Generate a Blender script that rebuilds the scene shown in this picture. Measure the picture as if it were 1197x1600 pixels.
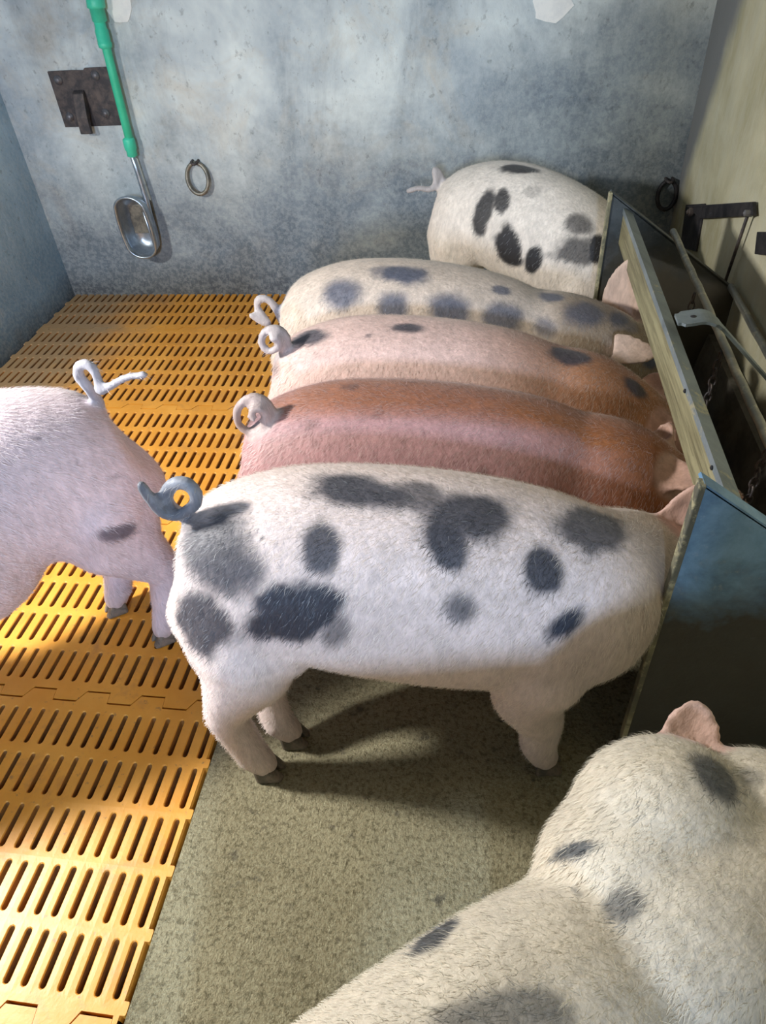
import bpy, bmesh, math, random
import numpy as np
from mathutils import Vector, Matrix, noise
from mathutils.bvhtree import BVHTree

for o in list(bpy.data.objects):
    bpy.data.objects.remove(o, do_unlink=True)
scene = bpy.context.scene
C = scene.collection
random.seed(7)
rng = np.random.default_rng(7)

# ------------------------------------------------------------------ camera
CAM = Vector((0.0, 0.0, 1.36))
RGT = Vector((0.99005445, 0.12729757, -0.05989593))
UPV = Vector((-0.04036903, 0.66490111, 0.7458397))
FWD = Vector((-0.13476845, 0.73600397, -0.66342718))
FPX = 1099.268
cam_d = bpy.data.cameras.new('camera')
cam = bpy.data.objects.new('camera', cam_d)
C.objects.link(cam)
m = Matrix((RGT, UPV, -FWD)).transposed().to_4x4()
m.translation = CAM
cam.matrix_world = m
cam_d.sensor_fit = 'VERTICAL'
cam_d.sensor_height = 24.0
cam_d.lens = FPX / 1600 * 24.0
cam_d.clip_start = 0.02
scene.camera = cam

# ------------------------------------------------------------------ light
w = bpy.data.worlds.new('world')
scene.world = w
w.use_nodes = True
bg = w.node_tree.nodes['Background']
bg.inputs[0].default_value = (0.60, 0.80, 1.0, 1)
bg.inputs[1].default_value = 0.070

def area(name, loc, target, size, sy, power, col):
    l = bpy.data.lights.new(name, 'AREA')
    l.shape = 'RECTANGLE'
    l.size = size
    l.size_y = sy
    l.energy = power
    l.color = col
    o = bpy.data.objects.new(name, l)
    C.objects.link(o)
    o.location = loc
    o.rotation_euler = (Vector(target) - Vector(loc)).to_track_quat('-Z', 'Y').to_euler()
    return o
k_ = area('shaded_lamp', (-1.86, 0.74, 1.48), (-0.80, 0.80, 0.0), 0.18, 0.18, 60, (1.0, 0.965, 0.90))
k_.data.spread = math.radians(165)
area('door_daylight', (0.06, -3.6, 2.1), (0.0, 1.0, 0.5), 0.28, 0.5, 150, (0.55, 0.73, 1.0))
area('warm_lamp', (-0.1, 0.5, 2.45), (0.3, 1.4, 0.3), 0.4, 0.4, 3.0, (1.0, 0.80, 0.48))

vs = scene.view_settings
vs.view_transform = 'Standard'
vs.look = 'None'
vs.gamma = 1
vs.use_curve_mapping = False
vs.exposure = 0.0

# ------------------------------------------------------------------ helpers
def at(x, y, Y=None, Z=None, X=None):
    """image point of the photograph -> point in the pen on a plane of known depth or height"""
    d = FWD + RGT * ((x - 598.5) / FPX) - UPV * ((y - 800) / FPX)
    if Y is not None: t = (Y - CAM.y) / d.y
    elif Z is not None: t = (Z - CAM.z) / d.z
    else: t = (X - CAM.x) / d.x
    return CAM + d * t

def ray(x, y):
    return (FWD + RGT * ((x - 598.5) / FPX) - UPV * ((y - 800) / FPX)).normalized()

def srgb(r, g, b):
    f = lambda c: (c / 255 / 12.92) if c / 255 <= .04045 else ((c / 255 + .055) / 1.055) ** 2.4
    return (f(r), f(g), f(b))

class MB:
    def __init__(s): s.v = []; s.f = []
    def add(s, vs, fs):
        n = len(s.v)
        s.v += [tuple(v) for v in vs]
        s.f += [tuple(i + n for i in f) for f in fs]
    def box(s, lo, hi, M=None):
        x0, y0, z0 = lo; x1, y1, z1 = hi
        vs = [Vector(p) for p in ((x0,y0,z0),(x1,y0,z0),(x1,y1,z0),(x0,y1,z0),(x0,y0,z1),(x1,y0,z1),(x1,y1,z1),(x0,y1,z1))]
        if M: vs = [M @ v for v in vs]
        s.add(vs, [(0,3,2,1),(4,5,6,7),(0,1,5,4),(1,2,6,5),(2,3,7,6),(3,0,4,7)])
    def prism(s, poly, a, b):
        """poly: list of 3D points (closed loop); extruded by vector from offset a to b"""
        n = len(poly)
        vs = [Vector(p) + a for p in poly] + [Vector(p) + b for p in poly]
        fs = [tuple(range(n))[::-1], tuple(range(n, 2*n))] + [(i, (i+1) % n, n + (i+1) % n, n + i) for i in range(n)]
        s.add(vs, fs)
    def tube(s, pts, rad, n=12, cap=True, closed=False):
        pts = [Vector(p) for p in pts]
        if not hasattr(rad, '__len__'): rad = [rad] * len(pts)
        k = len(pts)
        tang = []
        for i in range(k):
            if closed: t = pts[(i+1) % k] - pts[i-1]
            else: t = pts[min(i+1, k-1)] - pts[max(i-1, 0)]
            tang.append(t.normalized())
        ref = Vector((0,0,1)) if abs(tang[0].z) < .9 else Vector((1,0,0))
        u = tang[0].cross(ref).normalized()
        vs = []
        for i in range(k):
            t = tang[i]
            u = (u - t * u.dot(t)).normalized()
            v = t.cross(u)
            for j in range(n):
                a = 2*math.pi*j/n
                vs.append(pts[i] + (u*math.cos(a) + v*math.sin(a)) * rad[i])
        fs = []
        for i in range(k if closed else k-1):
            for j in range(n):
                a = i*n + j; b = i*n + (j+1) % n
                c = ((i+1) % k)*n + (j+1) % n; d = ((i+1) % k)*n + j
                fs.append((a, b, c, d))
        if cap and not closed:
            vs.append(pts[0] - tang[0]*rad[0]*.5); i0 = len(vs)-1
            vs.append(pts[-1] + tang[-1]*rad[-1]*.5); i1 = len(vs)-1
            for j in range(n):
                fs.append((i0, (j+1) % n, j))
                fs.append((i1, (k-1)*n + j, (k-1)*n + (j+1) % n))
        s.add(vs, fs)
    def ball(s, c, r, M=None, nu=16, nv=10):
        if not hasattr(r, '__len__'): r = (r, r, r)
        c = Vector(c)
        vs = [Vector((0,0,1))]
        for i in range(1, nv):
            th = math.pi*i/nv
            for j in range(nu):
                ph = 2*math.pi*j/nu
                vs.append(Vector((math.sin(th)*math.cos(ph), math.sin(th)*math.sin(ph), math.cos(th))))
        vs.append(Vector((0,0,-1)))
        vs = [Vector((v.x*r[0], v.y*r[1], v.z*r[2])) for v in vs]
        if M: vs = [M @ v for v in vs]
        vs = [v + c for v in vs]
        fs = [(0, 1+j, 1+(j+1) % nu) for j in range(nu)]
        for i in range(nv-2):
            for j in range(nu):
                a = 1+i*nu+j; b = 1+i*nu+(j+1) % nu
                fs.append((a, a+nu, b+nu, b))
        last = len(vs)-1; o = 1+(nv-2)*nu
        fs += [(last, o+(j+1) % nu, o+j) for j in range(nu)]
        s.add(vs, fs)
    def chain(s, pts, rad, n=14):
        """tapered limb: spheres at joints joined by tubes"""
        for p, r in zip(pts, rad): s.ball(p, r, nu=n, nv=10)
        for i in range(len(pts)-1):
            s.tube([pts[i], pts[i+1]], [rad[i], rad[i+1]], n)
    def mesh(s, name):
        me = bpy.data.meshes.new(name)
        me.from_pydata(s.v, [], s.f)
        me.update()
        return me
    def build(s, name, mat, parent=None, smooth=False, bevel=0):
        me = s.mesh(name)
        o = link(name, me, mat, parent)
        if smooth: shade(me)
        if bevel:
            b = o.modifiers.new('bevel', 'BEVEL'); b.width = bevel; b.segments = 2; b.limit_method = 'ANGLE'
        return o

def shade(me):
    me.polygons.foreach_set('use_smooth', [True]*len(me.polygons))

def link(name, me, mat, parent=None):
    o = bpy.data.objects.new(name, me)
    C.objects.link(o)
    if mat is not None and me is not None and not me.materials: me.materials.append(mat)
    if parent is not None: o.parent = parent
    return o

def tag(o, label=None, cat=None, group=None, kind=None):
    if label: o['label'] = label
    if cat: o['category'] = cat
    if group: o['group'] = group
    if kind: o['kind'] = kind
    return o

def empty(name, loc=(0,0,0), rz=0):
    o = bpy.data.objects.new(name, None)
    C.objects.link(o)
    o.location = loc
    o.rotation_euler = (0, 0, rz)
    o.empty_display_size = .1
    return o

# ------------------------------------------------------------------ materials
class NT:
    def __init__(s, name, rough=.7, metal=0, spec=.5):
        s.m = bpy.data.materials.new(name); s.m.use_nodes = True
        s.t = s.m.node_tree
        s.b = s.t.nodes['Principled BSDF']
        s.b.inputs['Roughness'].default_value = rough
        s.b.inputs['Metallic'].default_value = metal
        s.b.inputs['Specular IOR Level'].default_value = spec
        s.co = s.t.nodes.new('ShaderNodeTexCoord').outputs['Object']
    def n(s, t, **k):
        d = s.t.nodes.new(t)
        for a, v in k.items(): setattr(d, a, v)
        return d
    def l(s, a, b): s.t.links.new(a, b)
    def mapping(s, scale=(1,1,1), rot=(0,0,0), loc=(0,0,0)):
        d = s.n('ShaderNodeMapping'); s.l(s.co, d.inputs[0])
        d.inputs['Scale'].default_value = scale; d.inputs['Rotation'].default_value = rot; d.inputs['Location'].default_value = loc
        return d.outputs[0]
    def noise(s, scale, detail=4, rough=.6, vec=None, dist=0):
        d = s.n('ShaderNodeTexNoise'); s.l(vec or s.co, d.inputs['Vector'])
        d.inputs['Scale'].default_value = scale; d.inputs['Detail'].default_value = detail
        d.inputs['Roughness'].default_value = rough; d.inputs['Distortion'].default_value = dist
        return d.outputs['Fac']
    def ramp(s, fac, stops):
        d = s.n('ShaderNodeValToRGB'); s.l(fac, d.inputs[0])
        e = d.color_ramp.elements
        while len(e) < len(stops): e.new(.5)
        for x, (p, c) in zip(e, stops):
            x.position = p; x.color = (c[0], c[1], c[2], 1) if hasattr(c, '__len__') else (c, c, c, 1)
        return d.outputs[0]
    def mix(s, fac, a, b, mode='MIX'):
        d = s.n('ShaderNodeMix', data_type='RGBA', blend_type=mode)
        for i, v in ((0, fac), (6, a), (7, b)):
            if hasattr(v, 'node'): s.l(v, d.inputs[i])
            elif i == 0: d.inputs[0].default_value = v
            else: d.inputs[i].default_value = (v[0], v[1], v[2], 1)
        return d.outputs[2]
    def math(s, op, a, b=0.0):
        d = s.n('ShaderNodeMath', operation=op)
        for i, v in enumerate((a, b)):
            if hasattr(v, 'node'): s.l(v, d.inputs[i])
            else: d.inputs[i].default_value = v
        return d.outputs[0]
    def axis(s, i):
        d = s.n('ShaderNodeSeparateXYZ'); s.l(s.co, d.inputs[0]); return d.outputs[i]
    def attr(s, name):
        d = s.n('ShaderNodeAttribute'); d.attribute_name = name; return d.outputs['Color']
    def color(s, c):
        if hasattr(c, 'node'): s.l(c, s.b.inputs['Base Color'])
        else: s.b.inputs['Base Color'].default_value = (c[0], c[1], c[2], 1)
    def bump(s, h, strength=.3, dist=.01):
        d = s.n('ShaderNodeBump'); s.l(h, d.inputs['Height'])
        d.inputs['Strength'].default_value = strength; d.inputs['Distance'].default_value = dist
        s.l(d.outputs[0], s.b.inputs['Normal'])

def concrete_wall(name, light, dark, stain, grime, corner=False):
    t = NT(name, .85, spec=.3)
    big = t.noise(1.7, 5, .62, dist=.4)
    base = t.mix(t.ramp(big, [(.40, 0), (.60, 1)]), dark, light)
    st = t.ramp(t.noise(2.6, 6, .7, t.mapping(loc=(4.2, 1.1, 7)), .8), [(.52, 0), (.68, 1)])
    base = t.mix(t.math('MULTIPLY', st, .55), base, stain)
    run = t.ramp(t.noise(3.4, 6, .7, t.mapping((1, 1, .35), loc=(9, 3, 2)), .5), [(.5, 0), (.72, 1)])
    base = t.mix(t.math('MULTIPLY', run, .5), base, grime)
    # splash dirt where the pigs rub: a band of grime above the floor
    zb = t.math('ADD', t.axis(2), t.math('MULTIPLY', t.noise(2.4, 6, .72, None, .4), .85))
    if corner:      # more rubbed-in dirt where the pigs crowd, towards the trough end
        xr = t.ramp(t.math('MULTIPLY', t.math('ADD', t.axis(0), 1.2), .5), [(.30, 0), (.85, 1)])
        zb = t.math('SUBTRACT', zb, t.math('MULTIPLY', xr, .38))
    band = t.ramp(t.math('MULTIPLY', zb, .7), [(.44, 1), (.82, 0)])
    base = t.mix(t.math('MULTIPLY', band, .88), base, grime)
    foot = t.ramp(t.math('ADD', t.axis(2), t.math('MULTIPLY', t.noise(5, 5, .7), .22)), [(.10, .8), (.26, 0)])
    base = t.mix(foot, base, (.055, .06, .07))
    sp = t.ramp(t.noise(70, 3, .7), [(.42, 0), (.6, 1)])
    base = t.mix(t.math('MULTIPLY', sp, .16), base, (.72, .76, .74))
    sc = t.ramp(t.noise(9, 6, .75, t.mapping((1, 1, .5), rot=(.3, .4, .2))), [(.60, 0), (.70, 1)])
    base = t.mix(t.math('MULTIPLY', sc, .35), base, (.55, .58, .57))
    dk = t.ramp(t.noise(38, 4, .7, t.mapping((1, 1, .8), loc=(2, 2, 2))), [(.60, 0), (.7, 1)])
    base = t.mix(t.math('MULTIPLY', dk, .35), base, (.05, .055, .06))
    t.color(base)
    t.bump(t.math('ADD', t.noise(60, 5, .7), t.math('MULTIPLY', t.noise(6, 4), 1.5)), .5, .006)
    return t.m

M = {}
M['wall_back'] = concrete_wall('back wall concrete', (.78, .85, .84), (.41, .48, .53), (.60, .53, .42), (.085, .112, .145), True)
M['wall_left'] = concrete_wall('left wall concrete', (.58, .77, .91), (.36, .52, .65), (.52, .62, .67), (.18, .30, .42))
def right_wall_mat():
    t = NT('right wall render', .85, spec=.3)
    base = t.mix(t.ramp(t.noise(3, 5, .6, dist=.3), [(.35, 0), (.66, 1)]), (.40, .37, .23), (.64, .61, .45))
    st = t.ramp(t.noise(26, 5, .7, t.mapping((1, 1, .3))), [(.45, 0), (.62, 1)])
    base = t.mix(t.math('MULTIPLY', st, .4), base, (.58, .58, .48))
    zb = t.math('ADD', t.axis(2), t.math('MULTIPLY', t.noise(4, 4), .4))
    base = t.mix(t.ramp(zb, [(.42, .75), (.75, 0)]), base, (.15, .13, .07))
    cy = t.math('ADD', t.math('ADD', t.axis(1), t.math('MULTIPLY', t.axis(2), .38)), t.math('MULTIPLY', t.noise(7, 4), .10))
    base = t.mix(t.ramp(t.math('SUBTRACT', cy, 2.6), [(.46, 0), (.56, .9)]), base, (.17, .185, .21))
    t.color(base); t.bump(t.noise(50, 5, .7, t.mapping((1, 1, .5))), .5, .005)
    return t.m
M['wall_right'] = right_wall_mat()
def floor_mat():
    t = NT('rough floor concrete', .8, spec=.35)
    base = t.mix(t.ramp(t.noise(4.5, 5, .6, dist=.3), [(.36, 0), (.64, 1)]), (.24, .205, .115), (.39, .345, .215))
    g = t.ramp(t.noise(150, 3, .75), [(.35, 0), (.65, 1)])
    base = t.mix(t.math('MULTIPLY', g, .55), base, (.56, .53, .36))
    d = t.ramp(t.noise(85, 5, .8, t.mapping(loc=(3, 1, 0))), [(.50, 0), (.60, 1)])
    base = t.mix(t.math('MULTIPLY', d, .72), base, (.12, .105, .055))
    p = t.ramp(t.noise(18, 4, .6, t.mapping(loc=(7, 5, 0))), [(.62, 0), (.70, 1)])
    base = t.mix(t.math('MULTIPLY', p, .7), base, (.08, .072, .055))
    t.color(base)
    t.bump(t.math('ADD', t.noise(190, 4, .75), t.math('MULTIPLY', t.noise(70, 4), .9)), 1.0, .008)
    return t.m
M['floor'] = floor_mat()
def slat_mat():
    t = NT('orange slat plastic', .42, spec=.5)
    base = t.mix(t.ramp(t.noise(5, 4), [(.4, 0), (.62, 1)]), (.68, .295, .035), (.77, .365, .058))
    geo = t.n('ShaderNodeNewGeometry').outputs['Position']
    d = t.ramp(t.noise(7, 6, .72, geo, .5), [(.56, 0), (.72, 1)])
    base = t.mix(t.math('MULTIPLY', d, .6), base, (.36, .17, .06))
    s2 = t.ramp(t.noise(55, 4, .7, geo), [(.62, 0), (.70, 1)])
    base = t.mix(t.math('MULTIPLY', s2, .55), base, (.16, .11, .07))
    # dried muck along the left wall
    sx = t.n('ShaderNodeSeparateXYZ'); t.l(geo, sx.inputs[0])
    edge = t.math('ADD', t.math('ADD', sx.outputs[0], 1.95), t.math('MULTIPLY', t.noise(6, 4, .6, geo), -.45))
    base = t.mix(t.ramp(edge, [(.02, .8), (.30, 0)]), base, (.23, .19, .13))
    t.color(base); t.bump(t.noise(45, 4, .6, geo), .18, .003)
    return t.m
M['slat'] = slat_mat()
def simple(name, col, col2=None, rough=.6, metal=0, sc=12, bump=.15, spec=.5, lo=.42, hi=.62, bs=60):
    t = NT(name, rough, metal, spec)
    if col2: t.color(t.mix(t.ramp(t.noise(sc, 5, .68, dist=.3), [(lo, 0), (hi, 1)]), col, col2))
    else: t.color(col)
    if bump: t.bump(t.noise(bs, 4, .65), bump, .004)
    return t.m
M['slat_inner'] = simple('darker slot sides', (.30, .115, .02), (.13, .06, .02), .6, sc=9)  # slot walls in a darker brown than the slat tops
M['pit'] = simple('slurry pit', (.030, .024, .016), (.07, .055, .035), .6, sc=5)
M['steel'] = simple('brushed steel', (.50, .56, .62), (.34, .40, .47), .33, .85, 20, .06)
M['rust'] = simple('dark rusted iron', (.055, .05, .055), (.13, .105, .095), .6, .4, 25, .4)
M['iron'] = simple('worn iron', (.30, .28, .23), (.15, .145, .13), .5, .7, 30, .25)
M['bolt'] = simple('dull bolt', (.22, .22, .24), (.14, .13, .14), .5, .6, 40, .2)
M['black'] = simple('black painted iron', (.022, .022, .028), (.06, .055, .06), .5, .3, 20, .2)
M['green'] = simple('green plastic', (.045, .53, .30), (.06, .60, .36), .38, 0, 10, .05)
M['green_fit'] = simple('green fitting', (.05, .60, .38), (.07, .66, .43), .4, 0, 20, .1)
M['wood'] = None
M['paper'] = simple('old filler', (.90, .90, .86), (.80, .81, .79), .8, 0, 20, .2)
def wood_mat():
    t = NT('greasy pale timber', .6)
    g = t.noise(9, 5, .6, t.mapping((6, .5, 9)), .5)
    base = t.mix(t.ramp(g, [(.35, 0), (.65, 1)]), (.14, .125, .07), (.33, .305, .185))
    k = t.ramp(t.noise(30, 4, .7, t.mapping((3, .3, 3))), [(.6, 0), (.7, 1)])
    base = t.mix(t.math('MULTIPLY', k, .6), base, (.10, .085, .04))
    t.color(base); t.bump(g, .4, .004)
    return t.m
M['wood'] = wood_mat()
def galv_mat(name, a, b, crust, amount, metal=.35):
    t = NT(name, .5, metal)
    base = t.mix(t.ramp(t.noise(7, 5, .65, dist=.4), [(.4, 0), (.62, 1)]), a, b)
    c = t.ramp(t.noise(16, 6, .75, dist=.3), [(amount, 0), (amount + .08, 1)])
    base = t.mix(t.math('MULTIPLY', c, .8), base, crust)
    t.color(base); t.bump(t.noise(30, 5, .7), .4, .004)
    return t.m
M['cap'] = galv_mat('galvanised strip with feed crust', (.17, .21, .24), (.27, .32, .36), (.50, .46, .30), .56)
M['bar'] = galv_mat('crusted pipe', (.26, .27, .25), (.40, .39, .33), (.56, .53, .42), .52)
def plate_mat(name='blue-lit steel plate', ca=(.12, .24, .41), cb=(.26, .46, .69), cc=(.46, .58, .70)):
    t = NT(name, .5, .15)
    base = t.mix(t.ramp(t.noise(9, 6, .7, dist=.3), [(.38, 0), (.64, 1)]), ca, cb)
    sc = t.ramp(t.noise(40, 5, .75), [(.58, 0), (.68, 1)])
    base = t.mix(t.math('MULTIPLY', sc, .5), base, cc)
    # dried muck and wear on the lower half of the plate
    h = t.math('ADD', t.axis(2), t.math('MULTIPLY', t.noise(5, 5, .7), -.42))
    base = t.mix(t.ramp(h, [(.22, .96), (.38, 0)]), base, (.070, .062, .046))
    t.color(base); t.bump(t.noise(30, 5, .7), .35, .004)
    return t.m
M['plate'] = plate_mat()  # near plate: blue light falling on it is painted into the colour
M['plate_grey'] = plate_mat('grey steel plate', (.035, .045, .055), (.085, .105, .125), (.20, .23, .25))
M['plate_edge'] = galv_mat('crusted plate edge', (.24, .23, .15), (.10, .10, .08), (.46, .42, .26), .5, 0)
M['basin'] = simple('trough concrete', (.10, .09, .07), (.05, .045, .035), .8, 0, 12, .4)
M['hoof'] = simple('hoof horn', (.10, .09, .075), (.22, .18, .145), .5, 0, 40, .2)
M['eye'] = simple('pig eye', (.02, .015, .012), None, .15, 0, 1, 0)

def coat_mat(name):
    t = NT(name, .55, spec=.35)
    c = t.attr('coat')
    mot = t.ramp(t.noise(16, 5, .65), [(.35, .86), (.65, 1.06)])
    c = t.mix(1.0, c, mot, 'MULTIPLY')
    st = t.ramp(t.noise(120, 3, .65, t.mapping((.75, 1, .20))), [(.35, .86), (.65, 1.10)])
    c = t.mix(1.0, c, st, 'MULTIPLY')
    gr = t.ramp(t.noise(45, 5, .75, t.mapping(loc=(5, 5, 5))), [(.62, 0), (.72, 1)])
    c = t.mix(t.math('MULTIPLY', gr, .22), c, (.22, .17, .14))
    t.color(c)
    t.bump(t.math('ADD', t.noise(130, 3, .6, t.mapping((.75, 1, .25))), t.math('MULTIPLY', t.noise(22, 4), .8)), .35, .004)
    try:
        t.b.inputs['Sheen Weight'].default_value = .15
        t.b.inputs['Sheen Roughness'].default_value = .4
    except Exception: pass
    return t.m
M['coat'] = coat_mat('pig skin')
def hair_mat():
    t = NT('pig bristles', .45, spec=.4)
    t.color(t.attr('hair'))
    return t.m
M['hair'] = hair_mat()

# ------------------------------------------------------------------ setting
XL, XR, YB, XS = -1.945, 0.709, 2.965, -0.540
YF = -0.99
def struct(name, mb, mat, label, cat='', bevel=0):
    o = mb.build(name, mat, bevel=bevel)
    tag(o, label, cat or None, kind='structure')
    return o
b = MB(); b.box((XS, YF, -.10), (XR + .1, YB + .1, 0)); floor_o = struct('floor', b, M['floor'], 'rough yellowish grey concrete pen floor beside the orange slats', 'floor')
b = MB(); b.box((XL - .1, YF, -.46), (XS + .02, YB + .1, -.40))
pit = struct('floor_pit', b, M['pit'], 'dark slurry pit seen through the slots of the orange slats', 'floor')
b = MB(); b.box((XL - .1, YB, -.42), (XR + .1, YB + .12, 2.3)); struct('wall_back', b, M['wall_back'], 'stained grey concrete back wall with the drinker and rings', 'wall')
b = MB(); b.box((XL - .12, YF, -.42), (XL, YB + .1, 1.5)); struct('wall_left', b, M['wall_left'], 'bluish grey concrete wall left of the slats', 'wall')
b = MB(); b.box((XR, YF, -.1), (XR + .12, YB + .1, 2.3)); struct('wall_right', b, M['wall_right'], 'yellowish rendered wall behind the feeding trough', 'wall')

b = MB(); b.box((.182, YF - .12, -.1), (XR + .12, YF, 2.3)); b.box((XL - .12, YF - .12, -.1), (-1.6, YF, 2.3)); b.box((-1.6, YF - .12, 2.15), (.182, YF, 2.3)); struct('wall_front', b, M['wall_left'], 'grey wall with a wide doorway behind the viewer', 'wall')

# slatted floor: moulded panels with open slots, jagged interlocking joints
PIT, ROW, BAND, MOD = .0335, .1092, .0540, .6000
J0 = .229
WAVE = .027
def wave_pts(xa, xb, i0):
    """points of the trapezoid joint line from xa to xb; i0 = index of the first slot column"""
    per = [(0, .5), (1.7, .5), (1.8, -.5), (3.5, -.5)]
    allp = [((4*k + u - i0)*PIT + xa, v) for k in range(-1, 12) for u, v in per]
    def ev(x):
        for (x0, v0), (x1, v1) in zip(allp, allp[1:]):
            if x0 <= x <= x1: return v0 + (v1 - v0)*(x - x0)/(x1 - x0)
    out = [(xa, ev(xa))] + [p for p in allp if xa + 1e-4 < p[0] < xb - 1e-4] + [(xb, ev(xb))]
    return [(x, y*WAVE) for x, y in out]

def panel_mesh(cols, i0, rows=5, right_edge=False, j_lo=True, j_hi=True):
    bm = bmesh.new()
    SW, SL, DEP = .0072, .0455, .048
    NE = 4
    def stadium(cx, cy, hw, hl):
        pts = []
        r = hw * .98
        for k in range(NE + 1):
            a = math.pi * k / NE
            pts.append((cx + hw*math.cos(a), cy + (hl - r) + r*math.sin(a)))
        for k in range(NE + 1):
            a = math.pi + math.pi * k / NE
            pts.append((cx + hw*math.cos(a), cy - (hl - r) + r*math.sin(a)))
        return pts
    def ringpts(cx, cy):
        x0, x1, y0, y1 = cx - PIT/2, cx + PIT/2, cy - ROW/2, cy + ROW/2
        q = stadium(cx, cy, SW, SL)
        outp = []
        top = [x1, x1 - PIT/4, cx, x0 + PIT/4, x0]
        for k in range(NE+1): outp.append((top[k], y1))
        for k in range(NE+1): outp.append((top[NE - k], y0))
        return outp, q
    for r in range(rows):
        for c in range(cols):
            cx = (c + .5)*PIT; cy = BAND/2 + (r + .5)*ROW
            o, q = ringpts(cx, cy)
            q2 = stadium(cx, cy, SW - .0022, SL - .0022)
            q3 = stadium(cx, cy, SW - .0008, SL - .001)
            V = [[bm.verts.new((x, y, 0)) for x, y in o], [bm.verts.new((x, y, -.0003)) for x, y in q],
                 [bm.verts.new((x, y, -.0035)) for x, y in q2], [bm.verts.new((x, y, -DEP)) for x, y in q3]]
            n = len(o)
            for a in range(3):
                for k in range(n):
                    k2 = (k + 1) % n
                    f = bm.faces.new((V[a][k], V[a][k2], V[a+1][k2], V[a+1][k]))
                    f.smooth = a >= 1; f.material_index = 1 if a == 2 else 0
    wdt = cols*PIT
    g = .0026
    wv = wave_pts(0, wdt, i0)
    def band(y_in, yj, sgn):
        # strip between the slot grid and the wavy joint
        ptsj = [(x, yj + y*1.0 + sgn*g) for x, y in wv]
        top_in = [bm.verts.new((x, y_in, 0)) for x, _ in ptsj]
        top_j = [bm.verts.new((x, y, 0)) for x, y in ptsj]
        bot_j = [bm.verts.new((x, y, -.03)) for x, y in ptsj]
        for k in range(len(ptsj) - 1):
            bm.faces.new((top_in[k], top_in[k+1], top_j[k+1], top_j[k]))
            bm.faces.new((top_j[k], top_j[k+1], bot_j[k+1], bot_j[k]))
    if j_lo: band(BAND/2, 0, +1)
    if j_hi: band(BAND/2 + rows*ROW, BAND/2 + rows*ROW + BAND/2, -1)
    if right_edge:
        y0, y1 = BAND/2, BAND/2 + rows*ROW
        xs = wdt
        v = [bm.verts.new(p) for p in ((xs, 0.01, 0), (xs + .003, 0.01, -.004), (xs + .003, .01, -DEP), (xs, y1 + BAND/2 - .01, 0), (xs + .003, y1 + BAND/2 - .01, -.004), (xs + .003, y1 + BAND/2 - .01, -DEP))]
        bm.faces.new((v[0], v[1], v[4], v[3])); bm.faces.new((v[1], v[2], v[5], v[4]))
        for r in range(rows + 1):
            yy = y0 + r*ROW
            h = .010
            q = [(xs - .001, yy - h), (xs + .009, yy - h), (xs + .0105, yy - h + .003), (xs + .0105, yy + h - .003), (xs + .009, yy + h), (xs - .001, yy + h)]
            t = [bm.verts.new((x, y, .0008)) for x, y in q]; bb = [bm.verts.new((x, y, -.02)) for x, y in q]
            bm.faces.new(t)
            for k in range(len(q)):
                k2 = (k+1) % len(q)
                bm.faces.new((t[k], t[k2], bb[k2], bb[k]))
    bmesh.ops.recalc_face_normals(bm, faces=bm.faces)
    me = bpy.data.meshes.new('slat_panel')
    bm.to_mesh(me); bm.free()
    # recalc may flip an open sheet as a whole: keep tops facing up
    up = sum(p.normal.z*p.area for p in me.polygons if abs(p.normal.z) > .9)
    if up < 0: me.flip_normals()
    me.materials.append(M['slat']); me.materials.append(M['slat_inner'])
    return me
slat_floor = empty('floor_slatted', (XL, 0, 0))
tag(slat_floor, 'orange plastic slatted floor panels along the left half of the pen', 'floor', kind='structure')
XE = XS - .012
cols = [(18, XE - 18*PIT, True, 0), (18, XE - 36*PIT, False, 2), (6, XE - 42*PIT + .0, False, 0)]
cache = {}
for jn in range(-2, 5):
    y0 = J0 + jn*MOD
    rows = 5 if jn < 4 else 3
    for (nc, x0, re_, i0) in cols:
        key = (nc, re_, rows)
        if key not in cache:
            cache[key] = panel_mesh(nc, i0, rows, re_, True, rows == 5)
        o = link('slat_panel', cache[key], None, slat_floor)
        o.location = (x0 - XL, y0, 0)

# ------------------------------------------------------------------ pigs
def smoothstep(a, b, x):
    t = np.clip((x - a) / (b - a), 0, 1)
    return t*t*(3 - 2*t)

def catmull(pts, n):
    """pts: array (k, d) -> resampled smooth curve with n points per span"""
    pts = np.array(pts, float)
    P = np.vstack([2*pts[0] - pts[1], pts, 2*pts[-1] - pts[-2]])
    out = []
    for i in range(1, len(P) - 2):
        for j in range(n):
            t = j / n
            a, b, c, d = P[i-1], P[i], P[i+1], P[i+2]
            out.append(.5*((2*b) + (c - a)*t + (2*a - 5*b + 4*c - d)*t*t + (3*b - a - 3*c + d)*t**3))
    out.append(pts[-1])
    return np.array(out)

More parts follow.
